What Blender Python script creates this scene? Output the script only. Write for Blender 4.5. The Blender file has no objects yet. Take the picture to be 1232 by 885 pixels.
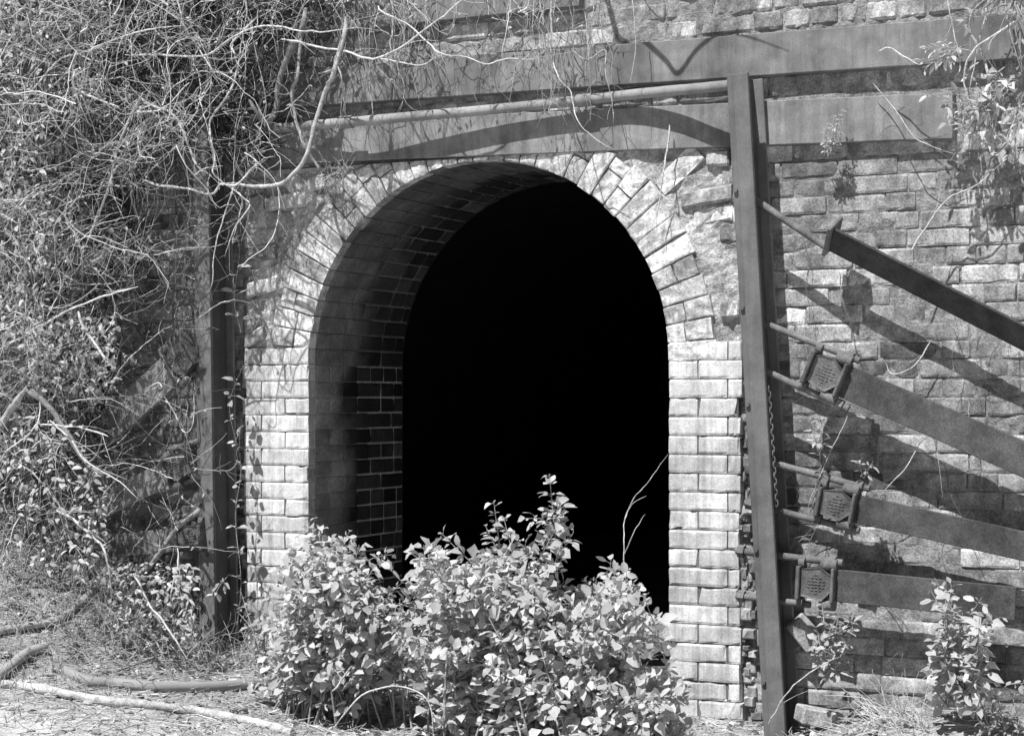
import bpy, math, random
from mathutils import Vector, noise, Matrix
R = random.Random(7)
sc = bpy.context.scene
COL = sc.collection
# ------------------------------------------------------------------ camera model
F = 2220.0; TH = math.atan(0.5); ST, CT = math.sin(TH), math.cos(TH)
CAM = Vector((2.555, -6.414, 1.19))
FWD = Vector((-ST, CT, 0)); RGT = Vector((CT, ST, 0)); UP = Vector((0, 0, 1))
HZ = 480.0
def ray(px, py):
    return FWD + RGT * ((px - 616) / F) + UP * ((HZ - py) / F)
def at(px, py, y=0.0):                      # point seen at (px,py) lying in the upright plane at depth y from the wall face
    d = ray(px, py); return CAM + d * ((y - CAM.y) / d.y)
def S(a, b, x):
    t = max(0.0, min(1.0, (x - a) / (b - a))); return t * t * (3 - 2 * t)
def gh(x, y):                               # ground height
    h = 0.13 * S(-1.0, -2.0, x) * S(-3.5, -.6, y) + 0.46 * S(-1.8, -2.95, x) * S(-2.3, -0.45, y)
    h += 0.10 * S(0.45, 0.95, x) * S(-0.6, -0.1, y)
    if y > -0.1: h += 0.16 * S(-0.1, 0.5, y) * S(-1.7, -1.5, x) * S(0.1, -0.1, x)
    h += 0.022 * noise.noise(Vector((x * 3.1, y * 3.1, 0))) + 0.010 * noise.noise(Vector((x * 11, y * 11, 3)))
    return h
def gnd(px, py):
    d = ray(px, py); t = 3.0
    while t < 12:
        p = CAM + d * t
        if p.z <= gh(p.x, p.y): return p
        t += 0.01
    return p
# ------------------------------------------------------------------ mesh builder
class MB:
    def __init__(s): s.v = []; s.f = []; s.t = []; s.sm = []
    def add(s, vs, fs, tone, smooth=False):
        b = len(s.v); s.v += [tuple(v) for v in vs]
        s.f += [tuple(i + b for i in f) for f in fs]
        s.t += (list(tone) if isinstance(tone, (list, tuple)) else [tone] * len(vs))
        s.sm += [smooth] * len(fs)
    def build(s, name, mat, parent=None):
        me = bpy.data.meshes.new(name); me.from_pydata(s.v, [], s.f)
        a = me.attributes.new('tone', 'FLOAT', 'POINT'); a.data.foreach_set('value', s.t)
        me.polygons.foreach_set('use_smooth', s.sm); me.materials.append(mat); me.update()
        o = bpy.data.objects.new(name, me); COL.objects.link(o)
        if parent is not None: o.parent = parent; o.matrix_parent_inverse = parent.matrix_world.inverted()
        return o
def tag(o, label, cat, group=None, kind=None):
    if label: o['label'] = label
    if cat: o['category'] = cat
    if group: o['group'] = group
    if kind: o['kind'] = kind
    return o
def empty(name, loc, label, cat, group=None):
    o = bpy.data.objects.new(name, None); COL.objects.link(o); o.location = loc
    o.matrix_world = Matrix.Translation(loc)
    return tag(o, label, cat, group)
def frame(d, hint=Vector((0.3, -0.9, 0.31))):
    d = d.normalized(); u = d.cross(hint)
    if u.length < 1e-4: u = d.cross(Vector((1, 0, 0)))
    u.normalize(); return u, d.cross(u)
def tube(mb, pts, rad, n=6, tone=0.5, cap=True, lump=0.0):
    k = len(pts); vs = []; ts = []
    rs = rad if isinstance(rad, list) else [rad] * k
    pu = None
    for i, p in enumerate(pts):
        d = (pts[min(i + 1, k - 1)] - pts[max(i - 1, 0)])
        if d.length < 1e-9: d = Vector((0, 0, 1))
        d.normalize()
        if pu is None: u, w = frame(d)
        else:
            u = pu - d * pu.dot(d)
            if u.length < 1e-6: u, w = frame(d)
            u.normalize(); w = d.cross(u)
        pu = u
        for j in range(n):
            a = 2 * math.pi * j / n
            r = rs[i]
            if lump: r *= 1 + lump * noise.noise(p * 40 + Vector((j * 1.7, 0, 0)))
            vs.append(p + (u * math.cos(a) + w * math.sin(a)) * r)
            ts.append(tone if not isinstance(tone, list) else tone[i])
    fs = [(i * n + j, i * n + (j + 1) % n, (i + 1) * n + (j + 1) % n, (i + 1) * n + j) for i in range(k - 1) for j in range(n)]
    mb.add(vs, fs, ts, True)
    if cap and n > 4:
        mb.add(vs[:n][::-1], [tuple(range(n))], ts[0]); mb.add(vs[-n:], [tuple(range(n))], ts[-1])
def cr(pts, sub=6):                          # catmull-rom
    out = []; P = [pts[0] * 2 - pts[1]] + pts + [pts[-1] * 2 - pts[-2]]
    for i in range(1, len(P) - 2):
        a, b, c, d = P[i - 1:i + 3]
        for k in range(sub):
            t = k / sub
            out.append(0.5 * ((2 * b) + (c - a) * t + (2 * a - 5 * b + 4 * c - d) * t * t + (3 * b - a - 3 * c + d) * t ** 3))
    out.append(pts[-1]); return out
def boxm(mb, o, u, v, w, lo, hi, tone, bev=0.0):
    # box in frame (o;u,v,w) with small chamfers on all edges
    x0, y0, z0 = lo; x1, y1, z1 = hi; b = bev
    def P(x, y, z): return o + u * x + v * y + w * z
    if b <= 0:
        vs = [P(x, y, z) for z in (z0, z1) for y in (y0, y1) for x in (x0, x1)]
        mb.add(vs, [(0, 2, 3, 1), (4, 5, 7, 6), (0, 1, 5, 4), (2, 6, 7, 3), (0, 4, 6, 2), (1, 3, 7, 5)], tone); return
    vs = []; idx = {}
    for ix, sx in ((0, x0), (1, x1)):
        for iy, sy in ((0, y0), (1, y1)):
            for iz, sz in ((0, z0), (1, z1)):
                dx = b if ix == 0 else -b; dy = b if iy == 0 else -b; dz = b if iz == 0 else -b
                for ax, p in ((0, P(sx, sy + dy, sz + dz)), (1, P(sx + dx, sy, sz + dz)), (2, P(sx + dx, sy + dy, sz))):
                    idx[ix, iy, iz, ax] = len(vs); vs.append(p)
    fs = []
    q = [(0, 0), (1, 0), (1, 1), (0, 1)]
    for s in (0, 1):
        fs.append(tuple(idx[s, a, c, 0] for a, c in (q if s else q[::-1])))
        fs.append(tuple(idx[a, s, c, 1] for a, c in (q[::-1] if s else q)))
        fs.append(tuple(idx[a, c, s, 2] for a, c in (q if s else q[::-1])))
    for a in (0, 1):
        for c in (0, 1):
            fs.append((idx[0, a, c, 1], idx[1, a, c, 1], idx[1, a, c, 2], idx[0, a, c, 2]))
            fs.append((idx[a, 0, c, 0], idx[a, 1, c, 0], idx[a, 1, c, 2], idx[a, 0, c, 2]))
            fs.append((idx[a, c, 0, 0], idx[a, c, 1, 0], idx[a, c, 1, 1], idx[a, c, 0, 1]))
            for z in (0, 1): fs.append((idx[a, c, z, 0], idx[a, c, z, 1], idx[a, c, z, 2]))
    mb.add(vs, fs, tone)
# ------------------------------------------------------------------ materials (black-and-white photograph: every colour is a neutral grey)
def mat(name, k=1.0, sc1=18, a1=0.35, sc2=140, a2=0.25, bump=0.4, rough=0.9, trans=0.0, dist=0.004, streak=0.0, spec=0.2, stain=0.0, smear=0.0):
    m = bpy.data.materials.new(name); m.use_nodes = True; nt = m.node_tree; N = nt.nodes; L = nt.links; N.clear()
    out = N.new('ShaderNodeOutputMaterial'); b = N.new('ShaderNodeBsdfPrincipled')
    b.inputs['Roughness'].default_value = rough; b.inputs['Specular IOR Level'].default_value = spec
    at_ = N.new('ShaderNodeAttribute'); at_.attribute_name = 'tone'
    tc = N.new('ShaderNodeTexCoord'); geo = N.new('ShaderNodeNewGeometry')
    def nz(scale, det, vec=None):
        n = N.new('ShaderNodeTexNoise'); n.inputs['Scale'].default_value = scale; n.inputs['Detail'].default_value = det
        n.inputs['Roughness'].default_value = 0.65
        L.new(vec or geo.outputs['Position'], n.inputs['Vector']); return n.outputs['Fac']
    def math_(op, x, y):
        n = N.new('ShaderNodeMath'); n.operation = op
        for i, q in enumerate((x, y)):
            if isinstance(q, (int, float)): n.inputs[i].default_value = q
            else: L.new(q, n.inputs[i])
        return n.outputs[0]
    def rng(fac, lo, hi, f0=0.3, f1=0.7):
        n = N.new('ShaderNodeMapRange'); n.inputs[1].default_value = f0; n.inputs[2].default_value = f1
        n.inputs[3].default_value = lo; n.inputs[4].default_value = hi; L.new(fac, n.inputs[0]); return n.outputs[0]
    n1 = nz(sc1, 6); n2 = nz(sc2, 4)
    val = math_('MULTIPLY', at_.outputs['Fac'], k)
    val = math_('MULTIPLY', val, rng(n1, 1 - a1, 1 + a1)); val = math_('MULTIPLY', val, rng(n2, 1 - a2, 1 + a2))
    if smear:
        sm = rng(nz(13.0, 8), 0.0, 1.0, .52, .66); val = math_('ADD', val, math_('MULTIPLY', sm, smear))
    if stain:
        mp0 = N.new('ShaderNodeMapping'); mp0.inputs['Scale'].default_value = (3.2, 3.2, 1.7); L.new(geo.outputs['Position'], mp0.inputs['Vector'])
        val = math_('MULTIPLY', val, rng(nz(1.0, 5, mp0.outputs['Vector']), 1 - stain, 1 + stain * .35, .36, .58))
    if streak:
        mp = N.new('ShaderNodeMapping'); mp.inputs['Scale'].default_value = (45, 45, 2.2); L.new(geo.outputs['Position'], mp.inputs['Vector'])
        s = nz(1.0, 4, mp.outputs['Vector']); val = math_('MULTIPLY', val, rng(s, 1 - streak, 1.05, 0.38, 0.56))
    val = math_('MINIMUM', val, 0.85)
    cmb = N.new('ShaderNodeCombineColor')
    for i in range(3): L.new(val, cmb.inputs[i])
    L.new(cmb.outputs[0], b.inputs['Base Color'])
    if bump:
        bp = N.new('ShaderNodeBump'); bp.inputs['Strength'].default_value = bump; bp.inputs['Distance'].default_value = dist
        h = math_('ADD', n1, math_('MULTIPLY', n2, 0.6)); L.new(h, bp.inputs['Height']); L.new(bp.outputs['Normal'], b.inputs['Normal'])
    if trans:
        tr = N.new('ShaderNodeBsdfTranslucent'); L.new(cmb.outputs[0], tr.inputs['Color'])
        mx = N.new('ShaderNodeMixShader'); mx.inputs[0].default_value = trans
        L.new(b.outputs[0], mx.inputs[1]); L.new(tr.outputs[0], mx.inputs[2]); L.new(mx.outputs[0], out.inputs['Surface'])
    else: L.new(b.outputs[0], out.inputs['Surface'])
    return m
M_BRICK = mat('worn_brick', 1, 24, .42, 140, .5, .55, .95, dist=.006, stain=.55, smear=.085)
M_FIRE = mat('pale_brick', 1, 14, .24, 150, .22, .6, .9, dist=.004, streak=.2, stain=.36)
M_OLD = mat('weathered_arch_brick', 1, 17, .45, 85, .35, .9, .95, dist=.008, streak=.2, stain=.25)
M_MORT = mat('crumbling_mortar', 1, 22, .55, 120, .4, 1.0, .97, dist=.012)
M_LINE = mat('lining_brick', 1, 12, .3, 90, .3, .6, .95)
M_CONC = mat('smooth_band', 1, 11, .26, 260, .25, .3, .85, dist=.002, streak=.14, stain=.4, smear=.03)
M_STEEL = mat('painted_steel', 1, 11, .25, 210, .22, .35, .7, dist=.002, streak=.06, spec=.25, stain=.22)
M_RUST = mat('pitted_steel', 1, 18, .4, 170, .4, .6, .75, dist=.003, spec=.25, stain=.35)
M_BARK = mat('bark', 1, 30, .4, 160, .35, .9, .9, dist=.006)
M_TWIG = mat('dry_twig', 1, 6, .3, 60, .15, 0, .9)
M_LEAF = mat('leaf', 1, 12, .15, 120, .12, .2, .6, trans=.36, dist=.002, spec=.25)
M_GRND = mat('dry_soil', 1, 5, .25, 160, .45, 1.0, .97, dist=.012)
M_DARK = mat('shade_toned_chamber', 1, 6, .3, 40, .3, .4, .97)
M_HOSE = mat('dusty_hose', 1, 9, .12, 200, .15, .2, .7, dist=.002)
# ------------------------------------------------------------------ bricks
def brickq(mb, c00, c10, c11, c01, n, D, tone, nu=7, nv=4, bev=0.006, rough=0.004, seed=None, dt=0.0, chip=0.0):
    s = R.random() * 100 if seed is None else seed
    vs = []; ts = []
    for j in range(nv):
        v = [0, .14, .86, 1][j] if nv == 4 else j / (nv - 1)
        for i in range(nu):
            u = i / (nu - 1)
            if nu > 4: u = [0, .07] [i] if i < 2 else ([.93, 1][i - nu + 2] if i >= nu - 2 else .07 + .86 * (i - 1) / (nu - 3))
            p = (c00 * (1 - u) + c10 * u) * (1 - v) + (c01 * (1 - u) + c11 * u) * v
            e = (i in (0, nu - 1)) + (j in (0, nv - 1))
            q = Vector((u * 4.1 + s, v * 1.6 + s * .37, s * 1.3))
            off = rough * noise.noise(q * 1.3) + rough * .6 * noise.noise(q * 4)
            if e: off -= bev * e * (0.7 + .9 * abs(noise.noise(q * 2.2)))
            cen = (c00 + c10 + c11 + c01) * .25
            pull = 0.0
            if e: pull = .02 * e + .05 * max(0, noise.noise(q * 1.9 + Vector((9, 3, 1)))) + (chip * max(0, noise.noise(q * 3 + Vector((2, 8, 4)))) if chip else 0); off -= chip * .05 * max(0, noise.noise(q * 3 + Vector((2, 8, 4)))) if e and chip else 0
            p = p + (cen - p) * pull * .35 + n * off
            vs.append(p); ts.append((tone(p) if callable(tone) else tone) * (1 + dt * noise.noise(q * 2)))
    fs = [(j * nu + i, j * nu + i + 1, (j + 1) * nu + i + 1, (j + 1) * nu + i) for j in range(nv - 1) for i in range(nu - 1)]
    ring = list(range(nu)) + [j * nu + nu - 1 for j in range(1, nv)] + [(nv - 1) * nu + i for i in range(nu - 2, -1, -1)] + [j * nu for j in range(nv - 2, 0, -1)]
    b = len(vs); cnt = len(ring)
    for r in ring: vs.append(vs[r] - n * D); ts.append(ts[r])
    for k in range(cnt):
        a, c = ring[k], ring[(k + 1) % cnt]; fs.append((c, a, b + k, b + (k + 1) % cnt))
    mb.add(vs, fs, ts, False)
NY = Vector((0, -1, 0))
def wallbrick(mb, x0, x1, z0, z1, y, tone, **k):
    brickq(mb, Vector((x0, y, z0)), Vector((x1, y, z0)), Vector((x1, y, z1)), Vector((x0, y, z1)), NY, .05, tone, **k)
AX, AZ, AR = -0.792, 1.33, 0.792            # arch centre and radius
XL, XR = -1.584, 0.0                        # jambs
PL, PR = -1.905, 0.285                      # outer edges of the piers
WL, WR, WT = -5.2, 3.6, 3.35                # wall extent
BANDS = [(2.375, 2.53), (2.115, 2.285), (2.685, 2.80)]
wall = empty('brick_wall', Vector((AX, 0, 0)), 'old brick furnace wall with a deep round arched opening', 'wall')
def courses(mb, x0, x1, z0, z1, y, ch, tone, tv, L=.212, skip=.015, hdr=.25, **k):
    z = z0; i = 0
    while z < z1 - .02:
        x = x0 - R.random() * .2; zz = min(z + ch, z1)
        while x < x1:
            l = (L if R.random() > hdr else L * .5) * R.uniform(.93, 1.07)
            a, b = max(x, x0), min(x + l - R.uniform(.004, .008), x1)
            if b - a > .03 and R.random() > skip:
                t = tone * math.exp(R.gauss(0, tv))
                zj = R.uniform(-.002, .002)
                wallbrick(mb, a, b, z + .0022 + zj, zz - .0022 + zj, y + R.uniform(-.004, .006) + (.012 if R.random() < .04 else 0), t, dt=.5, **k)
            x += l
        z += ch; i += 1
# right and left field of brickwork
for (x0, x1, nm, lab) in ((PR + .035, WR, 'brickwork', 'weathered brickwork right of the arch'), (WL, PL - .03, 'brickwork', 'brickwork behind the vines left of the arch')):
    mb = MB()
    zs = [0.0] + [c for b in sorted(BANDS[:2]) for c in b]
    courses(mb, x0, x1, -.05, 2.135, .03, .0657, .27, .27, bev=.0032, rough=.0042)
    courses(mb, x0, x1, 2.29, 2.372, .03, .08, .30, .2, bev=.007, rough=.008)
    courses(mb, x0, x1, 2.535, WT, .03, .072, .30, .22, bev=.008, rough=.010)
    o = mb.build(nm, M_BRICK, wall); o['label'] = lab
mb = MB()
courses(mb, PL - .03, PR + .035, 2.29, 2.372, .03, .08, .34, .2, bev=.007, rough=.008)
courses(mb, PL - .03, PR + .035, 2.535, WT, .03, .072, .30, .22, bev=.008, rough=.010)
mb.build('brickwork', M_BRICK, wall)['label'] = 'brick courses above the arch'
# mortar backing sheet with an arched hole, and the mass behind it
mb = MB(); ym = .037
def strip(x0, x1, z0, z1, y, tone, n=.09):
    nx = max(1, int((x1 - x0) / n)); nz_ = max(1, int((z1 - z0) / n)); vs = []
    for j in range(nz_ + 1):
        for i in range(nx + 1): vs.append(Vector((x0 + (x1 - x0) * i / nx, y + .008 * noise.noise(Vector((i * .5, j * .5, x0))) + .004 * noise.noise(Vector((i * 1.3, j * 1.3, x0))), z0 + (z1 - z0) * j / nz_)))
    mb.add(vs, [(j * (nx + 1) + i, j * (nx + 1) + i + 1, (j + 1) * (nx + 1) + i + 1, (j + 1) * (nx + 1) + i) for j in range(nz_) for i in range(nx)], tone)
strip(WL, XL - .02, -.3, WT, ym, .27, .045); strip(XR + .02, WR, -.3, WT, ym, .27, .045); strip(XL - .02, XR + .02, 2.2, WT, ym, .27, .045)
vs = []; fs = []; n = 48
for i in range(n + 1):
    a = math.pi * i / n; vs.append(Vector((AX + math.cos(a) * (AR + .015), ym - .002, AZ + math.sin(a) * (AR + .015))))
    vs.append(Vector((AX + math.cos(a) * (AR + .02), ym - .002, 2.25)))
for i in range(n): fs.append((2 * i, 2 * i + 2, 2 * i + 3, 2 * i + 1))
mb.add(vs, fs, .2)
# block behind: ends, top
for q in (((WL, ym, -.3), (WL, 6, -.3), (WL, 6, WT), (WL, ym, WT)), ((WR, ym, -.3), (WR, 6, -.3), (WR, 6, WT), (WR, ym, WT)), ((WL, ym, WT), (WR, ym, WT), (WR, 6, WT), (WL, 6, WT)), ((WL, 6, -.3), (WR, 6, -.3), (WR, 6, WT), (WL, 6, WT))):
    mb.add([Vector(p) for p in q], [(0, 1, 2, 3)], .2)
mb.build('backing', M_MORT, wall)['label'] = 'crumbling mortar between the bricks'
# piers: pale brick with thin joints
for (x0, x1, side) in ((PL, XL, -1), (XR, PR, 1)):
    mb = MB(); ch = .0697; nC = 21; w = x1 - x0
    for i in range(-1, nC):
        z = -.06 + (i + 1) * ch - .0
        if z > AZ + .03: break
        z1 = z + ch
        inner, outer = (x1, x0) if side < 0 else (x0, x1)
        jag = R.uniform(-.014, .012)
        outer += side * jag
        if i % 2: cuts = [inner, inner + side * .235, outer]
        else: cuts = [inner, inner + side * .118, outer]
        for a, b in zip(cuts, cuts[1:]):
            a, b = min(a, b), max(a, b)
            wallbrick(mb, a + .002, b - .002, z + .0012, z1 - .0012, R.uniform(-.002, .002) - .004, .58 * math.exp(R.gauss(0, .10)), bev=.002, rough=.0028, dt=.25, chip=.5 if R.random() < .35 else .1)
    for _ in range(70):                      # crumbled stumps along the broken outer edge
        xo = (x0 if side < 0 else x1) + side * R.uniform(-.012, .05); zo = R.uniform(0, AZ); sx = R.uniform(.02, .05); sz = R.uniform(.015, .05)
        wallbrick(mb, xo - sx / 2, xo + sx / 2, zo, zo + sz, R.uniform(.002, .03), R.uniform(.16, .45), nu=5, bev=.006, rough=.012, dt=.5)
    # joint filler just behind
    boxm(mb, Vector((0, 0, 0)), Vector((1, 0, 0)), Vector((0, 1, 0)), UP, (x0 + .012, .004, -.1), (x1 - .012, .05, AZ + .02), .16)
    o = mb.build('pier', M_FIRE, wall); o['label'] = 'pale smooth brick pier'
# arch ring: two rings of wedge bricks, rough
mb = MB()
def inband(x, z): return PL + .0 < x < PR + .01 and z < 2.12
for (r0, r1, na, t0, rg) in ((AR, AR + .185, 37, .52, .010), (AR + .195, AR + .40, 42, .40, .02)):
    for i in range(na):
        a0 = math.pi * i / na + .0022; a1 = math.pi * (i + 1) / na - .0022
        rr0, rr1 = r0 + R.uniform(0, .006), r1 + R.uniform(-.01, .012)
        if r0 == AR and R.random() < .55:      # a snapped brick
            sp = R.uniform(.06, .12); segs = [(rr0, rr0 + sp), (rr0 + sp + .006, rr1)]
        else: segs = [(rr0, rr1)]
        for (q0, q1) in segs:
            am = (a0 + a1) / 2; qm = (q0 + q1) / 2
            if r0 > AR and not all(inband(AX + math.cos(a_) * q_, AZ + math.sin(a_) * q_ - .03) for a_ in (a0, a1) for q_ in (q0, q1)): continue
            cl = lambda a_, q_: min(q_, (2.139 - AZ) / max(.01, math.sin(a_)))
            if cl(am, q1) - q0 < .008: continue
            if r0 > AR and (R.random() < .06 or not math.radians(38) < am < math.radians(142)): continue
            P = lambda a, r: Vector((max(PL - .02, min(PR + .03, AX + math.cos(a) * r)), 0, AZ + math.sin(a) * r))
            yy = Vector((0, R.uniform(-.005, .006) + (.006 if r0 > AR else -.002), 0))
            brickq(mb, P(a1, q0) + yy, P(a0, q0) + yy, P(a0, cl(a0, q1)) + yy, P(a1, cl(a1, q1)) + yy, NY, .05, t0 * math.exp(R.gauss(0, .22)), nu=6, nv=5, bev=.0035, rough=rg * .5, dt=.6)
for (x0, x1) in ((PL, PL + .40), (PR - .40, PR)):           # coursed bricks in the outer corners
    z = AZ + .015
    while z < 2.05:
        x = x0
        while x < x1 - .03:
            l = R.choice([.1, .16, .21]); xa, xb = x, min(x + l, x1)
            if min(math.hypot(q - AX, zz - AZ) for q in (xa, xb) for zz in (z, z + .066)) > AR + .2 and R.random() > .1:
                tl = R.gauss(0, .008)
                p = [Vector((xa, 0, z + .003 - tl)), Vector((xb - .008, 0, z + .003 + tl)), Vector((xb - .008, 0, z + .064 + tl)), Vector((xa, 0, z + .064 - tl))]
                yy = Vector((0, R.uniform(-.008, .012), 0)); brickq(mb, *[q + yy for q in p], NY, .05, .42 * math.exp(R.gauss(0, .3)), bev=.007, rough=.012, dt=.6)
            x = xb
        z += .07
mb.build('arch_ring', M_OLD, wall)['label'] = 'rough radial bricks of the arch with crumbling spandrels'
# mortar fill in spandrels (rough parging)
mb = MB(); nx, nz_ = 110, 50; vs = []; ok = {}
for j in range(nz_ + 1):
    for i in range(nx + 1):
        x = PL - .01 + (PR - PL + .03) * i / nx; z = AZ + .012 + (2.13 - AZ) * j / nz_
        r = math.hypot(x - AX, z - AZ); ok[i, j] = r > AR + .012
        q = Vector((x * 9, z * 9, 0))
        y = .019 - .009 * noise.noise(q) - .008 * noise.noise(q * 3) - .006 * noise.noise(q * 8)
        vs.append(Vector((x, y, z)))
fs = [(j * (nx + 1) + i, j * (nx + 1) + i + 1, (j + 1) * (nx + 1) + i + 1, (j + 1) * (nx + 1) + i) for j in range(nz_) for i in range(nx) if ok[i, j] and ok[i + 1, j] and ok[i, j + 1] and ok[i + 1, j + 1]]
mb.add(vs, fs, [.40 + .2 * noise.noise(v * 7) + .12 * noise.noise(v * 22) for v in vs])
mb.build('spandrel', M_MORT, wall)['label'] = 'rough patched mortar of the spandrels'
# lining of the opening
DEP = .77
mb = MB()
prof = []                                    # (point, inward normal) along the profile
z = -.05; ch = .0697
while z < AZ - .01:
    prof.append(('L', z)); z += ch
rows = int(AZ / ch) + 1; na = 37
def lin(sv):                                 # s: <0 left wall, 0..1 arch, >1 right wall
    if sv[0] == 'L': return Vector((XL, 0, sv[1])), Vector((1, 0, 0))
    if sv[0] == 'R': return Vector((XR, 0, sv[1])), Vector((-1, 0, 0))
    a = sv[1]; return Vector((AX + AR * math.cos(a), 0, AZ + AR * math.sin(a))), Vector((-math.cos(a), 0, -math.sin(a)))
cells = [(('L', i * AZ / rows - .0), ('L', (i + 1) * AZ / rows)) for i in range(-1, rows)] + [(('A', math.pi * (1 - i / na)), ('A', math.pi * (1 - (i + 1) / na))) for i in range(na)] + [(('R', AZ - i * AZ / rows), ('R', AZ - (i + 1) * AZ / rows)) for i in range(rows + 1)]
mort = MB()
for ci, (s0, s1) in enumerate(cells):
    (p0, n0), (p1, n1) = lin(s0), lin(s1); nn = (n0 + n1).normalized()
    e = (p1 - p0); g = e.normalized() * .004
    y = .004; k = 0
    y = .047
    L = .225 if ci % 2 else .112
    while y < DEP - .01:
        ye = min(y + L, DEP); L = .225 if R.random() < .65 else .112
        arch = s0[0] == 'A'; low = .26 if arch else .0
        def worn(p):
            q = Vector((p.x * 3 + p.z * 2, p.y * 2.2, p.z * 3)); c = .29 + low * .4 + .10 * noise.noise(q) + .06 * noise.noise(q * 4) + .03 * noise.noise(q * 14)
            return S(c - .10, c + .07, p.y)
        bt = .034 * math.exp(R.gauss(0, .45)); ct = .31 * (1 + .15 * R.gauss(0, 1) * .6) * (1 if not arch else .62 - .3 * S(AZ + .15, AZ + .75, p0.z))  # coat tone lower on the arch, falling toward the crown
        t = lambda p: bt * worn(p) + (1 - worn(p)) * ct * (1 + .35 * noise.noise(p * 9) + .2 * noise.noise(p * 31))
        plain = y < .30; gp = .0012 if plain else .0042
        if y > .2: ye = min(y + (.112 if R.random() < .75 else .2), DEP)
        g = e.normalized() * (.0012 if plain else .004)
        a, b = Vector((0, y + gp, 0)), Vector((0, ye - gp, 0))
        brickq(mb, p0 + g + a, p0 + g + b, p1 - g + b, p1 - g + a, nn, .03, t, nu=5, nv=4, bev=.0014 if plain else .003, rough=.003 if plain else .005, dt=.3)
        y = ye
    o = nn * -.006
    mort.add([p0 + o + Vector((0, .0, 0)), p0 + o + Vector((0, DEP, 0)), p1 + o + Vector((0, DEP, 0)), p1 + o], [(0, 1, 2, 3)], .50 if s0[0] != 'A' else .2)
mb.build('vault_lining', M_LINE, wall)['label'] = 'brick lining of the arched opening, dark beyond its pale coat'
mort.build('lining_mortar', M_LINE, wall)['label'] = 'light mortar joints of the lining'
# end of the lining and wider chamber beyond it, its shade put into a near-black colour
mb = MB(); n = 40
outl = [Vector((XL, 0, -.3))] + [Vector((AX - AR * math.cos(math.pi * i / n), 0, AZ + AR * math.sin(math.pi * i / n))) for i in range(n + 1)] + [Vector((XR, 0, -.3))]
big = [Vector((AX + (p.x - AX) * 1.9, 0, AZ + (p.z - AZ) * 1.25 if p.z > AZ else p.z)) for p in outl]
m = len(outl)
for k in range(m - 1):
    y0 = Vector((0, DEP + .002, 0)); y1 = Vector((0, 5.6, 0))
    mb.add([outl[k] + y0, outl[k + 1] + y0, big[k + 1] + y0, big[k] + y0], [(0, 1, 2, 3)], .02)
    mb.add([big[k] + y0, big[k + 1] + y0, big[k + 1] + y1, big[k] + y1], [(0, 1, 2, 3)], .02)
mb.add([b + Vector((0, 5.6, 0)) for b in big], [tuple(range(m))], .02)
mb.build('chamber', M_DARK, wall)['label'] = 'chamber behind the arch with its deep shade put into the colour'
# bands
def bandm(x0, x1, z0, z1, yf, tone, name, lab, n=60, tilt=0.0):
    mb = MB(); vs = []
    for i in range(n + 1):
        x = x0 + (x1 - x0) * i / n
        w = .0025 * noise.noise(Vector((x * 4, 0, z0))); c = .003
        t = .0025 * noise.noise(Vector((x * 9, 3, z0)))
        for (y, zz) in ((.05, z0 + w), (yf + c, z0 + w), (yf, z0 + c + w), (yf + t * .4, (z0 + z1) / 2), (yf, z1 - c + t), (yf + c, z1 + t), (.05, z1 + t)): vs.append(Vector((x, y, zz - tilt * (x + .4))))
    fs = [(i * 7 + j, (i + 1) * 7 + j, (i + 1) * 7 + j + 1, i * 7 + j + 1) for i in range(n) for j in range(6)]
    fs += [tuple(range(7)), tuple(n * 7 + j for j in range(6, -1, -1))]
    mb.add(vs, fs, tone); o = mb.build(name, M_CONC, wall); o['label'] = lab
bandm(WL + .01, WR - .01, *BANDS[0], -.012, .20, 'band', 'smooth grey band high above the arch', tilt=.014)
bandm(WL + .01, 1.06, 2.131, 2.292, -.010, .225, 'band', 'smooth grey band touching the crown of the arch', tilt=.026)
bandm(WL + .01, -.36, *BANDS[2], -.014, .19, 'band', 'uppermost grey band at the left')
# ------------------------------------------------------------------ ground
mb = MB()
def axis(lo, hi, flo, fhi, step):
    a = []; x = flo
    while x <= fhi + 1e-6: a.append(x); x += step
    s = step; x = flo; l = []
    while x > lo: s *= 1.5; x -= s; l.append(max(x, lo))
    s = step; x = fhi; h = []
    while x < hi: s *= 1.5; x += s; h.append(min(x, hi))
    return l[::-1] + a + h
xs = axis(-70, 70, -3.6, 2.2, .035); ys = axis(-70, 40, -2.6, 1.0, .035)
vs = [Vector((x, y, gh(x, y) - (.0 if abs(x) < 10 else .05))) for y in ys for x in xs]; nx = len(xs)
mb.add(vs, [(j * nx + i, j * nx + i + 1, (j + 1) * nx + i + 1, (j + 1) * nx + i) for j in range(len(ys) - 1) for i in range(nx - 1)],
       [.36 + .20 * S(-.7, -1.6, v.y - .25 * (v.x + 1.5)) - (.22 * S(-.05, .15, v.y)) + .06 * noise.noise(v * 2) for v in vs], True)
g = mb.build('ground', M_GRND); tag(g, 'dry littered soil in front of the wall', 'ground', kind='structure')
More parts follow.
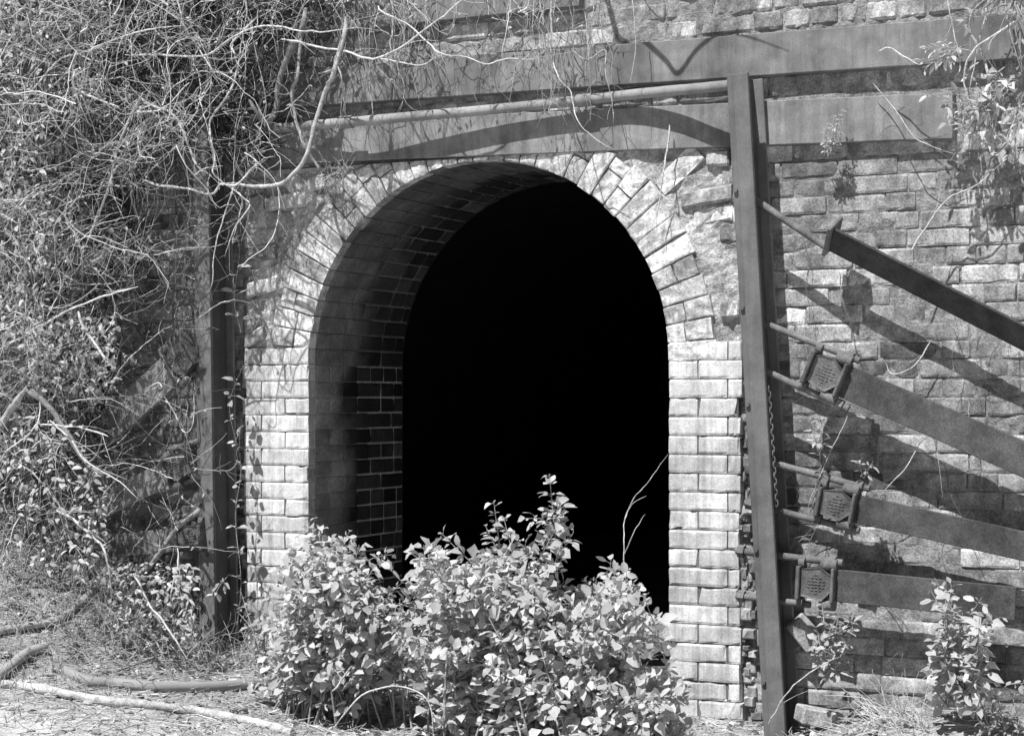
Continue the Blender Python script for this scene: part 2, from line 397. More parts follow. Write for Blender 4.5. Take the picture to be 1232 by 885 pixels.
# gravel, straw litter
def rndg(x0, x1, y0, y1):
    x, y = R.uniform(x0, x1), R.uniform(y0, y1); return Vector((x, y, gh(x, y)))
mb = MB()
ico = [(0, 0, 1), (.9, 0, .3), (.28, .85, .3), (-.72, .53, .3), (-.72, -.53, .3), (.28, -.85, .3), (.72, .53, -.4), (-.28, .85, -.4), (-.9, 0, -.4), (-.28, -.85, -.4), (.72, -.53, -.4), (0, 0, -1)]
icf = [(0, 1, 2), (0, 2, 3), (0, 3, 4), (0, 4, 5), (0, 5, 1), (1, 6, 2), (2, 7, 3), (3, 8, 4), (4, 9, 5), (5, 10, 1), (6, 7, 2), (7, 8, 3), (8, 9, 4), (9, 10, 5), (10, 6, 1), (11, 7, 6), (11, 8, 7), (11, 9, 8), (11, 10, 9), (11, 6, 10)]
def pebble(mb, p, r, tone):
    a = R.uniform(0, 6.28); c, s = math.cos(a), math.sin(a); f = (R.uniform(.7, 1.3), R.uniform(.6, 1), R.uniform(.4, .8))
    mb.add([p + Vector(((x * f[0] * c - y * f[1] * s), (x * f[0] * s + y * f[1] * c), z * f[2])) * r * R.uniform(.8, 1.15) for x, y, z in ico], icf, tone)
for _ in range(9000):
    p = rndg(-3.4, 1.9, -2.3, .1 if R.random() < .3 else -.05)
    if R.random() > .35 + .65 * S(-.9, -1.5, p.y): continue
    pebble(mb, p, R.choice([.003, .004, .005, .007, .010]), R.uniform(.3, .7))
for _ in range(420):
    p = rndg(-3.2, 1.6, -2.2, -.3); pebble(mb, p, R.uniform(.009, .026), R.uniform(.25, .6))
for _ in range(160):
    p = rndg(-1.55, -.03, 0, 1.6); pebble(mb, p, R.uniform(.01, .045), R.uniform(.1, .35))
tag(mb.build('gravel', M_GRND), 'small pale stones scattered over the soil', 'gravel', kind='stuff')
mb = MB()
def straw(p, L, r, tone, elev=.25):
    a = R.uniform(0, 6.28); d = Vector((math.cos(a), math.sin(a), R.uniform(-.05, elev))); b = Vector((R.gauss(0, .25), R.gauss(0, .25), R.gauss(0, .12)))
    pts = [p + Vector((0, 0, .003)) + d * L * t + b * L * t * t for t in (0, .5, 1)]
    tube(mb, pts, [r, r, r * .6], 3, tone, cap=False)
for _ in range(22000):
    p = rndg(-3.4, 1.9, -2.2, .05)
    w = S(-1.9, -1.0, p.y + .12 * noise.noise(p * 3)) if p.x < .3 else .8
    if R.random() > .25 + .75 * w: continue
    straw(p, R.uniform(.02, .11), R.uniform(.0009, .0022), R.uniform(.25, .72))
tag(mb.build('straw_litter', M_TWIG), 'dry straw and broken twigs lying over the soil', 'litter', kind='stuff')
# ------------------------------------------------------------------ leaves
def leaf(mb, p, d, up, L, W, tone, fold=.25, curl=.3, jag=.15):
    d = d.normalized(); s = d.cross(up)
    if s.length < 1e-3: s = d.cross(Vector((1, 0, .1)))
    s.normalize(); nrm = s.cross(d)
    ts = (0, .22, .5, .8, 1); ws = (0, .78, 1, .62, 0)
    mid = [p + d * (L * t) - nrm * (curl * L * t * t) for t in ts]
    vs = list(mid)
    for sg in (-1, 1):
        for k in (1, 2, 3):
            w = ws[k] * W * .5 * (1 + R.uniform(-jag, jag))
            vs.append(mid[k] + s * (sg * w) + nrm * (fold * w) + d * (R.uniform(-jag, jag) * L * .25))
    fs = [(0, 1, 5), (1, 2, 6, 5), (2, 3, 7, 6), (3, 4, 7), (0, 8, 1), (1, 8, 9, 2), (2, 9, 10, 3), (3, 10, 4)]
    mb.add(vs, fs, tone, True)
def dead(mb, p, L, tone):
    a = R.uniform(0, 6.28); d = Vector((math.cos(a), math.sin(a), R.uniform(-.1, .5)))
    leaf(mb, p, d, Vector((R.gauss(0, .4), R.gauss(0, .4), 1)), L, L * R.uniform(.4, .7), tone, R.uniform(0, .8), R.uniform(-.3, .8), .25)
mb = MB()
for _ in range(5200):
    p = rndg(-3.4, 1.9, -1.9, .02)
    if R.random() > .12 + .88 * S(-1.5, -.8, p.y - .25 * max(0, -(p.x + 1.6))): continue
    dead(mb, p + Vector((0, 0, .004)), R.uniform(.015, .045), R.uniform(.2, .6))
tag(mb.build('leaf_litter', M_TWIG), 'curled dead leaves covering the soil', 'litter', kind='stuff')
# ------------------------------------------------------------------ buckstay posts
def post(name, ptop, pbot, label):
    e = empty(name, pbot, label, 'post', 'steel posts beside the arch')
    w = (ptop - pbot); H = w.length; w.normalize(); v = Vector((0, 1, 0)); u = v.cross(w) * 1; u.normalize(); v = w.cross(u).normalized()
    if u.x < 0: u = -u; v = -v
    v = Vector((0, 1, 0))
    mb = MB(); fw = .041; D = .165; o = pbot
    boxm(mb, o, u, v, w, (-fw, 0, 0), (fw, .012, H), .135, .003)
    boxm(mb, o, u, v, w, (-.006, .0125, .002), (.006, D - .0125, H - .002), .08)  # web toned darker: shade of the recess put into its colour
    boxm(mb, o, u, v, w, (-fw, D - .012, 0), (fw, D, H), .17, .003)  # rear flange toned lighter to look like a lit edge
    mb.build('beam', M_STEEL, e)
    mb = MB()
    boxm(mb, o, u, v, w, (-fw + .024, -.006, .01), (fw - .001, -.0005, H - .005), .15, .002)
    mb.build('cover_strip', M_STEEL, e)
    for t in (.12, .31, .52, .66, .83):
        mb = MB(); c = o + w * (H * t) + u * (-fw + .012)
        tube(mb, [c + Vector((0, -.012, 0)), c + Vector((0, .001, 0))], .008, 6, .12); mb.build('bolt', M_STEEL, e)
    return e, u, v, w
YF = -.195
pr_t = at(887, 88, YF); pr_b = at(932, 880, YF); pr_b = pr_b + (pr_b - pr_t).normalized() * .12
post('steel_post', pr_t, pr_b, 'tall leaning steel post right of the arch')
pl_t = at(241, 150, YF); pl_b = at(250, 782, YF); pl_b = pl_b + (pl_b - pl_t).normalized() * .1
post('steel_post', pl_t, pl_b, 'upright steel post left of the arch half hidden by vines')
# ------------------------------------------------------------------ braces, yokes, tie rods
def seg_frame(a, b, twist=0):
    u = (b - a); L = u.length; u.normalize(); w = Vector((0, -1, 0)); w = (w - u * w.dot(u)).normalized(); v = w.cross(u)
    if v.z < 0: v = -v
    if twist:
        q = Matrix.Rotation(twist, 3, u); v = q @ v; w = q @ w
    return u, v, w, L
def brace(label, a, b, h, yoke=True, twist=0, tone=.082, over=0.0):
    e = empty('brace_beam', a, label, 'brace', 'slanting brace beams')
    u, v, w, L = seg_frame(a, b, twist); mb = MB()
    boxm(mb, a, u, v, w, (0, -h / 2, -.006), (L, h / 2, .006), tone, .002)
    if not twist: boxm(mb, a, u, v, w, (.001, h / 2 - .010, -.024), (L - .001, h / 2 - .001, -.0065), tone, .002)
    boxm(mb, a, u, v, w, (.001, -h / 2 + .001, -.024), (L - .001, -h / 2 + .010, -.0065), tone, .002)
    mb.build('channel', M_RUST, e)
    if yoke:
        u2, v2, w2, _ = seg_frame(a, b); mb = MB(); q = h / 2 + .006
        # hexagonal casting body
        hx = [(-.095, -q * .75), (-.02, -q * .95), (.012, -q * .4), (.012, q * .5), (-.03, q * .95), (-.095, q * .8)]
        fr = [a + u2 * x + v2 * y + w2 * .028 for x, y in hx]; bk = [p - w2 * .07 for p in fr]; k = 6
        ins = [(fr[i] * .86 + sum(fr, Vector()) / 6 * .14) - w2 * .004 for i in range(k)]
        vs = fr + bk + ins
        fs = [tuple(range(6, 12))[::-1]] + [(i, k + i, k + (i + 1) % k, (i + 1) % k) for i in range(k)] + [(i, (i + 1) % k, 12 + (i + 1) % k, 12 + i) for i in range(k)] + [tuple(range(12, 18))]
        mb.add(vs, fs, .13)
        boxm(mb, a, u2, v2, w2, (-.112, -q * .95, -.05), (-.098, q * .95, .045), .11, .003)   # far flange plate
        boxm(mb, a, u2, v2, w2, (.013, -q * .98, -.045), (.024, q * .98, .04), .16, .003)      # near flange plate
        for sg in (-1, 1):                                                               # lugs the rods pass through
            c = a + v2 * (sg * (q + .008)) + w2 * .004
            tube(mb, [c + u2 * -.03, c + u2 * .026], .021, 12, .17)
            tube(mb, [c + u2 * -.112, c + u2 * -.09], .019, 12, .13)
        y = mb.build('yoke', M_RUST, e)
        mb = MB()
        for i in range(5):                                                               # fine raised dashes cast into an oval on the face
            for j in range(7):
                ex, ey = (i - 2) / 2.4, (j - 3) / 3.3
                if ex * ex + ey * ey > 1: continue
                c0 = a + w2 * .0262 + u2 * (-.042 + ex * .032 + R.uniform(-.002, .002)) + v2 * (ey * .036); tube(mb, [c0 - u2 * .005 - v2 * (.002 * ex), c0 + u2 * .005 + v2 * (.003 * ex)], .0013, 5, .16)
        y2 = mb.build('cast_ribs', M_RUST, y)
    else:
        mb = MB(); boxm(mb, a, u, v, w, (-.014, -h * .62, -.06), (-.001, h * .62, .03), .17, .003); u2, v2, w2, _ = seg_frame(a, b); boxm(mb, a, u2, v2, w2, (.006, -.035, -.10), (.09, .012, -.045), .1, .003); mb.build('end_plate', M_RUST, e)  # second box: unseen bracket added behind the beam for its shadow
    return u, v, w
YB = -.125
brace('topmost of the four braces, a dark turned beam sloping down right', at(1001, 288, YB), at(1300, 441, YB), .105, False, math.radians(40), .05)  # toned below the other braces: shade of the turned face in its colour
brace('second brace from the top, a thick sloping beam with a bolted casting', at(1008, 455, YB), at(1300, 582, YB), .115)
brace('third brace from the top, below the second casting, sloping gently', at(1022, 610, YB), at(1300, 672, YB), .098)
brace('lowest and nearly level brace, ending behind the leafy plant', at(998, 703, YB), at(1222, 726, YB), .112)
brace('steepest brace of the vine-covered left side', at(212, 439, -.2), at(118, 525, -.2), .14, True, 0, .24)
brace('middle brace of the vine-covered left side', at(208, 566, -.2), at(120, 610, -.2), .105, True, 0, .21)
brace('lowest brace of the vine-covered left side, nearly level', at(222, 648, -.2), at(140, 656, -.2), .098, True, 0, .2)
def rod(label, a, b, r=.0125, nut=True, nut2=False, tone=.17):
    e = empty('tie_rod', a, label, 'tie rod', 'tie rods through the posts')
    mb = MB(); tube(mb, [a, (a + b) / 2 + Vector((0, 0, -.001)), b], r, 10, tone); mb.build('shaft', M_RUST, e)
    u = (b - a).normalized(); s, t = frame(u)
    for (ok, c) in ((nut, b - u * .035), (nut2, a + u * .02)):
        if not ok: continue
        mb = MB(); n = 6
        ring = lambda q, rr: [q + (s * math.cos(i * math.pi / 3) + t * math.sin(i * math.pi / 3)) * rr for i in range(n)]
        vs = ring(c - u * .012, r * 1.75) + ring(c + u * .012, r * 1.75)
        mb.add(vs, [(i, (i + 1) % n, n + (i + 1) % n, n + i) for i in range(n)] + [tuple(range(n))[::-1], tuple(range(n, 2 * n))], tone * 1.1); mb.build('nut', M_RUST, e)
YR = -.118
rod('long slanting rod from the leaning post to the topmost brace', at(884, 224, YR), at(994, 297, YR), .0135, False)
rod('upper rod through the casting of the second brace', at(908, 384, YR), at(1034, 434, YR))
rod('lower rod through the casting of the second brace', at(908, 440, YR), at(1021, 492, YR))
rod('upper rod through the casting of the third brace', at(910, 551, YR), at(1046, 588, YR))
rod('lower rod through the third brace, its nut left of the post', at(896, 604, YR), at(1034, 638, YR), nut2=True)
rod('almost level rod above the lowest brace', at(886, 662, YR), at(1014, 677, YR), .0135, nut2=True)
rod('short bottom rod poking out left of the leaning post', at(886, 716, YR), at(975, 727, YR), .0125, False, True)
rod('rod at the steepest left brace', at(238, 448, -.19), at(188, 470, -.19))
rod('upper rod at the middle left brace', at(240, 530, -.19), at(192, 545, -.19))
rod('lower rod at the middle left brace', at(240, 574, -.19), at(196, 590, -.19))
rod('rod at the lowest left brace', at(240, 617, -.19), at(208, 624, -.19))
# chain hanging on the right post
def torus_link(mb, c, d, side, tone):
    pts = []
    for i in range(13):
        a = 2 * math.pi * i / 12; pts.append(c + d * (.012 * math.sin(a)) + side * (.006 * math.cos(a)))
    tube(mb, pts, .0026, 5, tone, cap=False)
def chain(label, a, b, n):
    e = empty('chain', a, label, 'chain', 'hanging chains')
    for i in range(n):
        c = a.lerp(b, i / (n - 1)); d = (b - a).normalized(); side = Vector((1, 0, 0)) if i % 2 else Vector((0, 1, 0))
        mb = MB(); torus_link(mb, c, d, side, .16); mb.build('link', M_RUST, e)
chain('rusty chain hanging down the right edge of the leaning post', at(925, 468, -.17), at(934, 605, -.17), 22)
chain('short chain hanging left of the third brace casting', at(985, 578, -.165), at(977, 615, -.165), 6)
# pipe over the arch
mb = MB()
pp = [(300, 157, -.075), (370, 151, -.085), (430, 146, -.105), (510, 139, -.085), (600, 131, -.065), (690, 122, -.055), (750, 115, -.052), (800, 110, -.075), (845, 106, -.115), (884, 102, -.15)]
pts = cr([at(*p) for p in pp], 5)
tube(mb, pts, .0195, 12, [.26 + .1 * noise.noise(p * 6) for p in pts], lump=.05)
e = empty('pipe', at(*pp[0]), 'long bent pipe running level across the wall above the arch', 'pipe')
mb.build('tube', M_STEEL, e)
for k in (9, 26):
    mb = MB(); d = (pts[k + 1] - pts[k]).normalized(); tube(mb, [pts[k] - d * .03, pts[k] + d * .03], .0255, 12, .24); mb.build('coupling', M_STEEL, e)
# ------------------------------------------------------------------ hoses, poles and loose things on the ground
def lying(name, pxs, r, label, cat, tone, material=M_HOSE, n=10, lift=.0, lump=.0, sub=6, taper=1.0):
    pts = cr([gnd(x, y) + Vector((0, 0, r * .8 + lift)) for x, y in pxs], sub); mb = MB(); k = len(pts)
    tube(mb, pts, [r * (1 + (taper - 1) * i / (k - 1)) for i in range(k)], n, tone, lump=lump)
    return tag(mb.build(name, material), label, cat)
lying('pole', [(-60, 818), (0, 826), (60, 835), (120, 846), (180, 852), (240, 860), (300, 872), (352, 886)], .0165, 'long pale bent pole lying across the bottom left corner', 'pole', .5, M_BARK, lump=.4)
lying('hose', [(78, 812), (105, 824), (140, 827), (190, 831), (250, 831), (300, 828), (345, 822)], .021, 'fat grey hose curving over the soil toward the bush', 'hose', .30)
lying('hose', [(-10, 826), (12, 811), (32, 795), (54, 787)], .019, 'short bent grey hose stub at the far left', 'hose', .36, lift=.015)
lying('pipe', [(452, 850), (482, 846), (515, 842)], .022, 'short thick pipe end lying under the bush', 'pipe', .2)
lying('stick', [(268, 769), (295, 774), (322, 780)], .011, 'pale straight stick at the foot of the left post', 'stick', .62, M_BARK, lift=.01)
lying('plank', [(272, 792), (300, 787), (315, 782)], .013, 'grey splintered stick lying flat beside the left post', 'stick', .25, M_BARK, n=5)
lying('root', [(-30, 770), (30, 760), (68, 752), (95, 732), (112, 716), (126, 708), (140, 703)], .014, 'pale crooked root lying over the soil at left', 'root', .42, M_BARK, lift=.01, lump=.3)
lying('twig', [(145, 765), (200, 768), (250, 775)], .004, 'thin pale twig lying left of the left post', 'twig', .55, M_TWIG, n=5, lift=.01)
lying('twig', [(140, 813), (175, 800), (205, 790), (250, 783)], .0035, 'thin dark twig arched over the fat hose', 'twig', .2, M_TWIG, n=5, lift=.015)
def loose(label, px, py, y, rot, size, tone, material=M_BRICK):
    p = at(px, py, y); q = Matrix.Rotation(rot[2], 3, 'Z') @ Matrix.Rotation(rot[1], 3, 'Y') @ Matrix.Rotation(rot[0], 3, 'X')
    u, v, w = q @ Vector((1, 0, 0)), q @ Vector((0, 1, 0)), q @ Vector((0, 0, 1)); mb = MB(); a, b, c = [s / 2 for s in size]
    boxm(mb, p, u, v, w, (-a, -b, -c), (a, b, c), tone, .006)
    return tag(mb.build('loose_brick', material), label, 'brick', 'loose bricks')
loose('broken brick tilted behind the leaning post', 968, 760, -.02, (.2, .9, .3), (.12, .1, .065), .34)
loose('pale brick lying inside the arch by the right pier', 786, 752, .32, (.1, .35, .5), (.2, .1, .065), .55)
loose('half brick on the soil right of the leaning post', 985, 862, -.12, (0, .2, .6), (.15, .1, .06), .45)
# ------------------------------------------------------------------ shrubs
def shoot_leaves(fo, pts, L0, dens, t_from=.15, tone=(.3, .52), petiole=None, wf=1.0):
    k = len(pts); tot = sum((pts[i + 1] - pts[i]).length for i in range(k - 1)); n = max(3, int(tot * dens)); ang = R.uniform(0, 6.28)
    for i in range(n):
        t = t_from + (1 - t_from) * ((i // 4) * 4 + 1.5 + R.gauss(0, .45)) / n; t = max(0, min(t, .999))
        f = t * (k - 1); j = int(f); p = pts[j].lerp(pts[min(j + 1, k - 1)], f - j); ax = (pts[min(j + 1, k - 1)] - pts[j]).normalized()
        u, w = frame(ax); ang += 2.4 + R.gauss(0, .3); o = u * math.cos(ang) + w * math.sin(ang)
        d = (o * 1.0 + ax * R.uniform(.2, .9) + Vector((0, 0, R.uniform(-.35, .25)))).normalized()
        L = L0 * R.choice([R.uniform(.4, .8), R.uniform(.8, 1.4)]) * (1 - .35 * max(0, t - .8) / .2)
        p2 = p + d * L * .35
        if petiole is not None: tube(petiole, [p, p2], [.0012, .0009], 3, .35, cap=False)
        leaf(fo, p2, d + Vector((0, -.25, -.2)), UP + Vector((R.gauss(0, .55), -.6 + R.gauss(0, .5), 0)), L, L * R.uniform(.5, .8) * wf, R.uniform(*tone), R.uniform(.05, .5), R.uniform(-.1, .6), .3)
def shrub(name, label, tips, base, L0=.05, dens=55, tone=(.3, .52), fill=60, spread=.12, t0=.12, cat='bush', nside=4):
    e = empty(name, base, label, cat); st = MB(); fo = MB()
    for tp in tips:
        b = base + Vector((R.gauss(0, spread) + (tp.x - base.x) * .35, R.gauss(0, spread * .6) + (tp.y - base.y) * .3, 0)); b.z = gh(b.x, b.y) - .01
        mid = b.lerp(tp, .55) + Vector(((b.x - tp.x) * .12 + R.gauss(0, .02), R.gauss(0, .02), .05 * (tp - b).length))
        pts = cr([b, mid, tp], 6)
        tube(st, pts, [.0045 * (1 - .75 * i / (len(pts) - 1)) for i in range(len(pts))], 5, .3, cap=False)
        shoot_leaves(fo, pts, L0, dens, t0, tone, st)
        for _ in range(nside):                                 # side shoots
            j = R.randint(3, len(pts) - 3); d = (Vector((R.gauss(0, 1), R.gauss(-.2, .8), R.uniform(.1, 1.0)))).normalized() * R.uniform(.07, .17)
            q = [pts[j], pts[j] + d * .55 + Vector((0, 0, .01)), pts[j] + d]; tube(st, q, [.0022, .0018, .001], 4, .3, cap=False)
            shoot_leaves(fo, cr(q, 3), L0 * .9, dens * 1.1, .2, tone, st)
    st.build('stems', M_BARK, e); fo.build('foliage', M_LEAF, e); return e
def tips_from(prof, n, ylo, yhi, pybot, top_share=.35):
    xs_ = [p[0] for p in prof]; out = []
    for i in range(n):
        x = R.uniform(xs_[0], xs_[-1])
        for (a, b) in zip(prof, prof[1:]):
            if a[0] <= x <= b[0]: t = (x - a[0]) / (b[0] - a[0]); top = a[1] + (b[1] - a[1]) * t
        y = top + 14 if i < n * top_share else R.uniform(top + 20, pybot)
        out.append(at(x, y + R.uniform(0, 12), R.uniform(ylo, yhi)))
    return out
main_prof = [(462, 715), (485, 690), (505, 655), (528, 640), (552, 668), (575, 645), (592, 640), (612, 655), (635, 690), (652, 685), (672, 680), (690, 672), (705, 680), (735, 670), (755, 668), (775, 695), (784, 750), (800, 800), (812, 850)]
tp = tips_from(main_prof, 108, -1.0, -.45, 880)
tp += [at(661, 570, -.7), at(668, 600, -.68), at(676, 622, -.72), at(690, 640, -.7), at(594, 602, -.75), at(606, 622, -.75), at(584, 632, -.72), at(735, 672, -.6), at(770, 700, -.6), at(530, 640, -.7), at(510, 655, -.7), at(745, 690, -.65)]
b0 = at(650, 880, -.75); b0.z = gh(b0.x, b0.y)
shrub('shrub', 'large leafy shrub with tall shoots filling the mouth of the arch', tp, b0, .044, 84, (.38, .71), spread=.2)
left_prof = [(338, 745), (348, 700), (360, 660), (378, 645), (400, 645), (428, 650), (440, 690), (462, 705), (475, 735)]
tp = tips_from(left_prof, 56, -.95, -.4, 815) + [at(372, 628, -.6), at(385, 632, -.62), at(420, 640, -.6), at(432, 655, -.6), at(350, 655, -.6)]
b1 = at(400, 830, -.65); b1.z = gh(b1.x, b1.y)
shrub('shrub', 'smaller leafy shrub against the left pier, shading bare soil', tp, b1, .044, 84, (.38, .71), spread=.10, t0=.38)
# bare whip stems beside the bush
def vine(pxs, d, r0, r1, label, tone=.5, name='vine', cat='vine', group=None, tw=0, sub=6, n=6, material=M_BARK, twl=.12, wob=.006):
    P = []
    for i, (x, y) in enumerate(pxs):
        dd = d if not isinstance(d, (list, tuple)) else d[0] + (d[1] - d[0]) * i / (len(pxs) - 1)
        P.append(at(x, y, -dd + .02 * math.sin(i * 1.9 + x)))
    pts = cr(P, sub); k = len(pts)
    pts = [p + Vector((noise.noise(p * 9), noise.noise(p * 9 + Vector((5, 0, 0))), noise.noise(p * 9 + Vector((0, 7, 0))))) * wob + Vector((noise.noise(p * 31), 0, noise.noise(p * 31 + Vector((5, 0, 0))))) * min(.004, wob) for p in pts]
    mb = MB(); tube(mb, pts, [(r0 + (r1 - r0) * i / (k - 1)) * (.35 + .65 * S(1.0, .86, i / (k - 1))) * (.5 + .5 * S(0, .08, i / (k - 1))) for i in range(k)], n, tone, lump=.25)
    for _ in range(tw):
        j = R.randint(2, k - 2); ax = (pts[j + 1] - pts[j]).normalized(); q = (ax + Vector((R.gauss(0, .6), R.gauss(0, .4), R.gauss(0, .6)))).normalized(); l = R.uniform(.4, 1.3) * twl
        b = Vector((R.gauss(0, .3), R.gauss(0, .3), R.gauss(0, .3) - .15)) * l
        w = [pts[j] + q * l * t + b * t * t for t in (0, .25, .5, .75, 1)]; rr = max(.0009, (r0 + (r1 - r0) * j / k) * .4)
        tube(mb, w, [rr, rr * .9, rr * .8, rr * .6, rr * .4], 4, tone * R.uniform(.8, 1.1), cap=False)
    return tag(mb.build(name, material), label, cat, group)
vine([(752, 690), (750, 655), (752, 622), (762, 600), (778, 582), (803, 545)], .55, .0022, .0012, 'bare whip rising from the shrub across the dark opening', .55, 'stem', 'stem')
vine([(750, 668), (758, 650), (768, 632), (777, 619)], .56, .002, .001, 'short bare whip leaning right above the shrub', .55, 'stem', 'stem')
vine([(752, 625), (760, 606), (778, 596)], .55, .0014, .0009, 'thin side whip in the dark opening above the shrub', .5, 'stem', 'stem')
vine([(402, 875), (430, 840), (455, 828), (480, 825), (505, 833), (518, 850), (522, 890)], 1.0, .003, .002, 'dry stalk arching over the short pipe under the shrub', .6, 'stem', 'stem', wob=.002)
vine([(400, 832), (415, 812), (424, 800)], .95, .004, .0025, 'dry pale stalk slanting up under the smaller shrub', .5, 'stem', 'stem')
